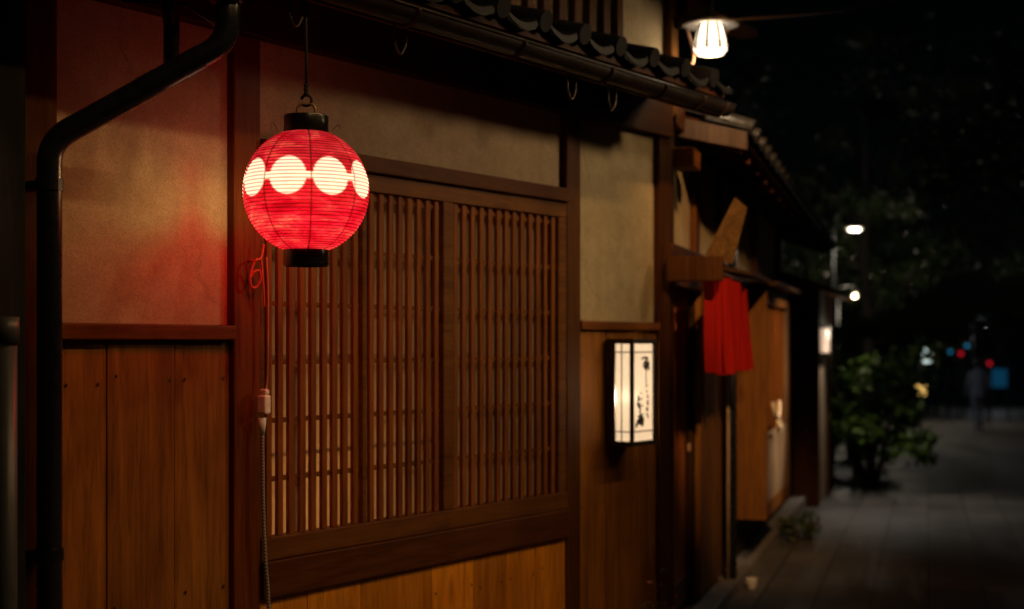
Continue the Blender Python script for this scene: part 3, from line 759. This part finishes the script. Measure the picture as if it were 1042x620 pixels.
# white pot at plinth
wp = empty('white_bowl', W2(1.95,.15,.0), R2, 'small white bowl on the ground at the foot of the teahouse plinth', 'bowl')
m = MB(); m.lathe([(.0005,.0),(.05,.0),(.056,.012),(.075,.05),(.088,.11),(.083,.112),(.07,.055),(.045,.018),(.0005,.016)], 28); m.build('bowl', M['enamel'], wp, smooth=True)
m = MB(); m.lathe([(.045,-.001),(.05,.004),(.048,.012)], 28); m.build('foot_ring', M['enamel'], wp, smooth=True)

wp.scale = (.42,.42,.6)
# ================================================================== THIRD HOUSE
h3 = empty('far_house', W2(7.5,.1,0), R2, 'far weathered grey house with a small porch roof and a lit entrance, beyond the teahouse', 'house')
def h3b(fb, name, mat, bevel=.004, parent=None, smooth=False): return fb.build(name, mat, parent or h3, smooth=smooth, bevel=bevel, off=(7.5,-.1,0))
h3b(FB().b(6.9, 9.6, -3, .17, -.1, 2.05), 'wall', M['grey'], 0)
h3b(FB().b(6.86, 6.92, -.02, .20, -.1, 2.06), 'post', M['post'])
h3b(FB().b(8.2, 8.28, .0, .20, -.1, 2.06), 'post', M['post'])
h3b(FB().b(7.1, 7.95, .172, .185, -.05, 1.30), 'door', M['pale'])
fb = FB(); fb.hexa([(6.55,.3,2.16),(8.6,.3,2.16),(8.6,-.42,1.94),(6.55,-.42,1.94)], [(6.55,.3,2.24),(8.6,.3,2.24),(8.6,-.42,1.99),(6.55,-.42,1.99)])
h3b(fb, 'porch_roof', M['rail'], .004)
h3b(FB().b(6.4, 9.6, -3.5, -.4, 2.25, 3.1), 'upper_wall', M['darkw'], 0)
el = empty('entrance_lamp', W2(7.5,.19,1.415), R2, 'small upright lit entrance lamp on the far grey house under its porch roof', 'lamp')
EL = tube_mat('entrance_glass', (1.0,.70,.48), .7)
MB().box(-.33,.33,-.045,.0,0,.235).build('lamp_glass', EL, el, bevel=.01)
m = MB(); m.box(-.35,.35,-.06,.0,-.025,-.002); m.box(-.35,.35,-.06,.0,.237,.255); m.build('lamp_frame', M['iron'], el, bevel=.003)

# ================================================================== GROUND, SKY
def ground():
    ys = [-30,-5,4,8,12,16,24,34,50,80,160,400,900]; xs = [-400,-60,-15,-5,0,5,15,60,400]
    vs = [(x, y, ground_z(y)) for y in ys for x in xs]; n = len(xs)
    fs = [(j*n+i, j*n+i+1, (j+1)*n+i+1, (j+1)*n+i) for j in range(len(ys)-1) for i in range(n-1)]
    return MB().add(vs, fs).build('pavement', M['paving'])
tag(ground(), kind='structure')

# ================================================================== VEGETATION
def tree(name, x, y, h, cr, clear, label, seed, n=5200, mat='leaf', lean=0):
    rnd = random.Random(seed); gz = ground_z(y)
    e = empty(name, (x, y, gz), rnd.uniform(0,6), label, 'tree', 'trees over the street')
    m = MB(); top = Vector((lean, 0, h*.62)); trunk = catmull([(0,0,-.05),(lean*.2+.05,.04,clear*.6),(lean*.5,-.05,clear),top], 5); k = len(trunk)
    m.tube(trunk, [.20-.14*i/k for i in range(k)], 10); tips = []
    for q in range(9):
        a = 2*PI*q/9+rnd.uniform(-.3,.3); st = trunk[int(k*rnd.uniform(.45,.95))]
        en = Vector((math.cos(a)*cr*rnd.uniform(.5,.85), math.sin(a)*cr*rnd.uniform(.5,.85), rnd.uniform(clear+.3, h*.9)))
        mid = (st+en)/2+Vector((0,0,.25)); br = catmull([st, mid, en], 5); m.tube(br, [.07-.055*i/len(br) for i in range(len(br))], 7); tips += [mid, en]
    m.build('trunk', M['bark'], e, smooth=True)
    cl = []
    for q in range(46):
        p = rnd.choice(tips) + Vector((rnd.gauss(0,cr*.28), rnd.gauss(0,cr*.28), rnd.gauss(0,h*.09))); cl.append((p, rnd.uniform(.25,.62), rnd.random()))
    def pf(r):
        p, s, t = r.choice(cl); return p+Vector((r.gauss(0,s*.55), r.gauss(0,s*.55), r.gauss(0,s*.36))), max(0, min(1, t*.6+r.random()*.45))
    leaf_object('crown', pf, n, .16, M[mat], e, seed+50, 1.9)
    return e
tree('street_tree', 7.2, 19, 7.6, 2.6, 3.3, 'dark leafy street tree arching over the pavement nearest the camera', 11, lean=-.5)
tree('street_tree', 8.9, 35, 9.0, 3.0, 3.6, 'dark street tree standing behind the disc street light', 12, lean=.4)
tree('street_tree', 11.5, 24, 8.0, 3.2, 3.0, 'tall dark tree on the right side of the street', 13)
tree('street_tree', 11.0, 50, 9.0, 3.4, 4.2, 'distant tree above the street lights at the end of the street', 14)
def shrub(x, y, w, d, h, label, seed, n=2600, lf=.11, cs=1):
    e = empty('garden_shrub', (x, y, ground_z(y)), 0, label, 'shrub', 'shrubs beside the pavement'); rnd = random.Random(seed)
    m = MB()
    for q in range(7):
        a = rnd.uniform(0,6.28); m.tube([(0.05*math.cos(a),.05*math.sin(a),-.02),(w*.22*math.cos(a),d*.22*math.sin(a),h*.45),(w*.4*math.cos(a),d*.4*math.sin(a),h*.8)], [.03,.02,.008], 6)
    m.build('stem', M['bark'], e, smooth=True)
    cl = [(Vector((rnd.uniform(-w/2,w/2), rnd.uniform(-d/2,d/2), h*rnd.uniform(.1,1.0)**.8)), rnd.uniform(.08,.26)*cs, rnd.random()) for _ in range(30)]
    def pf(r):
        p, s, t = r.choice(cl); return p+Vector((r.gauss(0,s*.55), r.gauss(0,s*.55), r.gauss(0,s*.32))), max(0, min(1, t*.6+r.random()*.45))
    leaf_object('foliage', pf, n, lf, M['shrubleaf' if n > 1000 else 'leaf'], e, seed+9, 1.8)
shrub(3.95, 15.6, 1.0, 1.8, 1.5, 'bright green shrub spilling over the pavement beside the far house', 21)
shrub(4.5, 18.6, .8, 1.8, 1.9, 'taller green shrub behind the one beside the far house', 22)
shrub(5.2, 22.0, .7, 1.6, .9, 'lower dark shrub farthest along the row beside the pavement', 24, 2000)
shrub(2.22, 10.9, .30, .5, .18, 'low dark green weed tuft at the wall foot past the bay window', 23, 260, .05, .3)

# ================================================================== DISTANT STREET
def street_lamp(x, y, z, arm, label, estr, colr, rad):
    gz = ground_z(y); e = empty('street_lamp', (x, y, gz), 0, label, 'street lamp', 'street lamps down the street'); h = z-gz
    m = MB(); m.tube([(-arm,0,0),(-arm,0,h+.25)], [.05,.035], 12); m.build('pole', M['metal'], e, smooth=True)
    m = MB(); m.tube(rounded([(-arm,0,h+.2),(-arm*.5,0,h+.27),(0,0,h+.25),(0,0,h+.10)], .1, 5), .018, 8); m.build('arm', M['metal'], e, smooth=True)
    m = MB(); m.lathe([(.03,.10),(rad*.9,.07),(rad*1.1,.0),(rad,.0),(rad*.8,.05),(.02,.08)], 24, (0,0,h), True); m.build('shade', M['iron'], e, smooth=True)
    m = MB(); m.lathe([(.0005,-.05),(rad*.6,-.04),(rad*.92,.0),(rad*.7,.035),(.0005,.04)], 24, (0,0,h)); m.build('bulb', tube_mat('street_bulb', colr, estr), e, smooth=True)
    return e
street_lamp(7.22, 30, 3.93, .45, 'round disc street light on a pole above the shrubs', .75, (1,.92,.80), .17)
street_lamp(9.65, 40, 2.86, .5, 'small round street light between the trees above the shrubs', 2.6, (1,.82,.60), .08)
street_lamp(20.0, 60, 2.35, .6, 'distant white street light at the right above the walking person', 6.0, (.95,.97,1), .13)
# lamp post with a white globe above and a yellow lamp low down
gl = empty('garden_light', (8.73, 30, ground_z(30)), 0, 'garden light post with a white lamp on top and a yellow lamp lower down', 'lamp'); b0 = -ground_z(30)
m = MB(); m.tube([(-.09,.08,0),(-.09,.08,b0+1.45)], .035, 12); m.build('post', M['metal'], gl, smooth=True)
m = MB(); m.lathe([(.0005,0),(.10,.02),(.12,.10),(.12,.26),(.10,.32),(.0005,.34)], 20, (0,0,b0+1.10)); m.build('white_lamp', tube_mat('cool_lamp', (.80,1,.93), 1.0), gl, smooth=True)
m = MB(); m.lathe([(.0005,0),(.085,.02),(.10,.08),(.10,.20),(.08,.26),(.0005,.28)], 20, (-.10,0,b0+.40)); m.build('yellow_lamp', tube_mat('yellow_lamp', (1,.60,.16), 1.2), gl, smooth=True)
# small signals
RED = tube_mat('red_lens', (1,.015,.05), .5); BLU = tube_mat('blue_lens', (.04,.42,.72), .4)
def signal(x, y, z, mat, label, cat='signal'):
    gz = ground_z(y); e = empty('signal_light', (x, y, gz), 0, label, cat, 'signal lights at the end of the street'); h = z-gz
    m = MB(); m.tube([(0,.12,0),(0,.12,h+.1)], .04, 10); m.build('post', M['metal'], e, smooth=True)
    m = MB(); m.box(-.17,.17,-.04,.08,h-.24,h+.24); m.build('housing', M['iron'], e, bevel=.02)
    m = MB(); m.lathe([(.0005,.0),(.052,.0),(.058,.02)], 20); o = m.build('lens', mat, e, smooth=True); o.rotation_euler = (PI/2,0,0); o.location = (0,-.06,h)
def px(x, y, Z): return ((x-521)/1447*Z, Z, 1.5+(350-y)*Z/1447)
for (x, y, mat, lab) in ((953,359,RED,'leftmost red signal light, next to the white garden lamp'), (977,360,RED,'bright red signal light between the two blue ones'), (1006,370,RED,'red signal light right of the walking person and above the blue panel'),
                    (966,358,BLU,'lower blue signal light left of the bright red one'), (983,352,BLU,'highest blue signal light above the bright red one')):
    X, Y, Z = px(x, y, 46 if mat is RED else 47); signal(X, Y, Z, mat, lab)
bp = empty('blue_sign', (px(1017,385,42)[0], 42, ground_z(42)), 0, 'blue glowing standing sign panel right of the walking person', 'sign'); zz = px(1017,385,42)[2]-ground_z(42)
m = MB(); m.box(-.22,.22,-.02,.02,zz-.27,zz+.27); m.build('panel', tube_mat('blue_panel', (.01,.17,.40), .085), bp, bevel=.01)
m = MB(); m.box(-.28,-.245,-.03,.03,0,zz+.32); m.box(.245,.28,-.03,.03,0,zz+.32); m.box(-.245,.245,-.03,.03,zz+.295,zz+.32); m.build('frame', M['metal'], bp)

# person walking away
def person(x, y, rz):
    e = empty('person', (x, y, ground_z(y)), rz, 'person in dark clothes walking away down the middle of the dark street', 'person')
    J = {'pel':(0,0,.93,.125), 'wai':(0,-.01,1.08,.115), 'che':(0,-.015,1.27,.135), 'nk':(0,-.01,1.43,.05), 'hd0':(0,.0,1.50,.062), 'hd1':(0,.012,1.58,.088), 'hd2':(0,.008,1.645,.07),
         'hl':(.085,0,.88,.088), 'kl':(.10,.10,.50,.058), 'al':(.10,.06,.10,.040), 'tl':(.11,.20,.04,.032),
         'hr':(-.085,0,.88,.088), 'kr':(-.095,-.02,.49,.058), 'ar':(-.095,-.22,.13,.040), 'tr':(-.10,-.12,.035,.032),
         'sl':(.185,-.01,1.385,.056), 'el':(.235,-.05,1.12,.044), 'wl':(.24,.06,.90,.032), 'fl':(.235,.10,.82,.030),
         'sr':(-.185,-.01,1.385,.056), 'er':(-.235,.0,1.12,.044), 'wr':(-.235,.10,.90,.032), 'fr':(-.23,.14,.82,.030)}
    E_ = ['pel wai','wai che','che nk','nk hd0','hd0 hd1','hd1 hd2','pel hl','hl kl','kl al','al tl','pel hr','hr kr','kr ar','ar tr','che sl','sl el','el wl','wl fl','che sr','sr er','er wr','wr fr']
    ks = list(J); me = bpy.data.meshes.new('body'); me.from_pydata([J[k][:3] for k in ks], [tuple(ks.index(q) for q in s.split()) for s in E_], [])
    o = bpy.data.objects.new('body', me); col.objects.link(o); o.parent = e
    sk = o.modifiers.new('skin', 'SKIN'); o.modifiers.new('sub', 'SUBSURF').levels = 1; o.modifiers['sub'].render_levels = 2
    if not me.skin_vertices: pass
    for i, k in enumerate(ks):
        v = me.skin_vertices[0].data[i]; v.radius = (J[k][3], J[k][3]); v.use_root = (k == 'pel')
    me.materials.append(M['clothes'])
    m = MB(); m.lathe([(.0005,.115),(.06,.10),(.098,.04),(.10,-.03),(.085,-.09),(.07,-.10)], 20, (0,.0,1.60)); m.build('hair', M['ink'], e, smooth=True)
    m = MB(); m.lathe([(.13,.50),(.165,.36),(.15,.16),(.155,-.06),(.16,-.10)], 24, (0,-.012,.93)); 
    m.v = [(p[0]*1.12, p[1]*.86-.0, p[2]) for p in m.v]; m.build('jacket', M['clothes'], e, smooth=True)
M['clothes'] = plain('dark_clothes', (.15,.17,.25), .85)
X, Y, Z = px(995, 440, 33); person(X, 33, 0)

# ================================================================== LIGHT
def lamp(name, typ, loc, energy, colr, size=.1, target=None, spot=60, blend=.5):
    d = bpy.data.lights.new(name, typ); d.energy = energy; d.color = colr
    if typ != 'SUN': d.shadow_soft_size = size
    if typ == 'SPOT': d.spot_size = math.radians(spot); d.spot_blend = blend
    o = bpy.data.objects.new(name, d); col.objects.link(o); o.location = loc
    if target is not None:
        o.rotation_euler = (Vector(target)-Vector(loc)).to_track_quat('-Z', 'Y').to_euler()
    return o
# unseen warm spots outside the frame, standing in for street lamps
# (row spread along the wall to blur the lantern and pipe shadows)
for k in range(6):
    q = 1.4+1.35*k
    lamp('unseen_spot', 'SPOT', W1(q, 4.4, 5.85), 78, (1,.60,.25), .10, W1(3.5+(q-4.8)*.12, 0, .95), 52, .95)
lamp('unseen_spot', 'SPOT', W1(8.0, 3.8, 3.8), 340, (1,.70,.40), .28, W1(4.7,0,1.9), 30, .95)
lamp('unseen_spot', 'SPOT', W1(2.0, 4.2, 4.8), 1600, (1,.54,.22), .12, W2(1.9,.1,1.35), 20, .8)  # added fill for the teahouse jamb and bay side
lamp('unseen_spot', 'SPOT', W2(4.8, 4.0, 4.5), 1700, (1,.70,.42), .12, W2(3.0,.2,1.2), 15, .9)  # added to brighten the street face of the bay window
lamp('unseen_spot', 'SPOT', W2(9.5, 3.6, 6.0), 300, (1,.9,.78), .12, W2(3.6,.3,2.75), 26, .9)  # added to pick out the teahouse roof tiles
lamp('lantern_bulb', 'POINT', W1(LS, LN, LZ+.06), 85, (1,.72,.42), .045)
# light of the lit lamps, lit room and porch
lamp('wall_lantern_bulb', 'POINT', W1(WA+.036, .088, ZB+.222), 80.0, (1,.83,.60), .016)
lamp('eave_lamp_bulb', 'POINT', W1(6.14, .165, 2.862), 3.2, (1,.76,.48), .03)  # point set below the closed glass, added to brighten the upper plaster
lamp('room_bulb', 'POINT', W1(3.58, -.55, .95), 34.0, (1,.62,.32), .12)
lamp('porch_bulb', 'SPOT', W2(7.3,.5,1.86), 52, (1,.86,.72), .05, W2(7.2,1.0,0), 125, .8)
lamp('entrance_bulb', 'POINT', W2(8.5,.42,1.62), 3.2, (1,.85,.62), .06)  # point added beside the entrance lamp to light the shrub leaves
lamp('disc_street_bulb', 'POINT', (7.22, 29.9, 3.75), 85, (1,.9,.72), .1)
lamp('tree_street_bulb', 'POINT', (9.65, 39.8, 2.7), 260, (1,.85,.62), .1)
lamp('far_street_bulb', 'POINT', (20, 59.8, 2.2), 40, (.9,.95,1), .1)
# faint moonlight
SUN_EL, SUN_AZ = math.radians(40), math.radians(-125)
sun = lamp('moon', 'SUN', (0,0,20), .04, (.30,.58,1.0)); sun.data.angle = math.radians(.5)
dirv = Vector((math.sin(SUN_AZ)*math.cos(SUN_EL), math.cos(SUN_AZ)*math.cos(SUN_EL), math.sin(SUN_EL)))
sun.rotation_euler = dirv.to_track_quat('Z', 'Y').to_euler()
w = bpy.data.worlds.new('World'); scene.world = w; w.use_nodes = True
nt = w.node_tree; bg = nt.nodes['Background']
sky = nt.nodes.new('ShaderNodeTexSky'); sky.sky_type = 'NISHITA'; sky.sun_disc = False; sky.sun_elevation = SUN_EL; sky.sun_rotation = SUN_AZ
nt.links.new(sky.outputs[0], bg.inputs['Color']); bg.inputs['Strength'].default_value = .00012

# ================================================================== CAMERA
cd = bpy.data.cameras.new('camera'); cam = bpy.data.objects.new('camera', cd); col.objects.link(cam)
cam.location = (0,0,1.5); cam.rotation_euler = (PI/2,0,0); cd.lens = 50; cd.sensor_width = 36; cd.shift_y = 40/1042
cd.clip_start = .05; cd.clip_end = 2000
cd.dof.use_dof = True; cd.dof.focus_distance = 4.22; cd.dof.aperture_fstop = 1.9
scene.camera = cam
scene.view_settings.view_transform = 'Standard'; scene.view_settings.look = 'None'; scene.view_settings.exposure = 0
cy = scene.cycles; cy.use_denoising = True; cy.max_bounces = 6; cy.diffuse_bounces = 3; cy.sample_clamp_indirect = 3.0
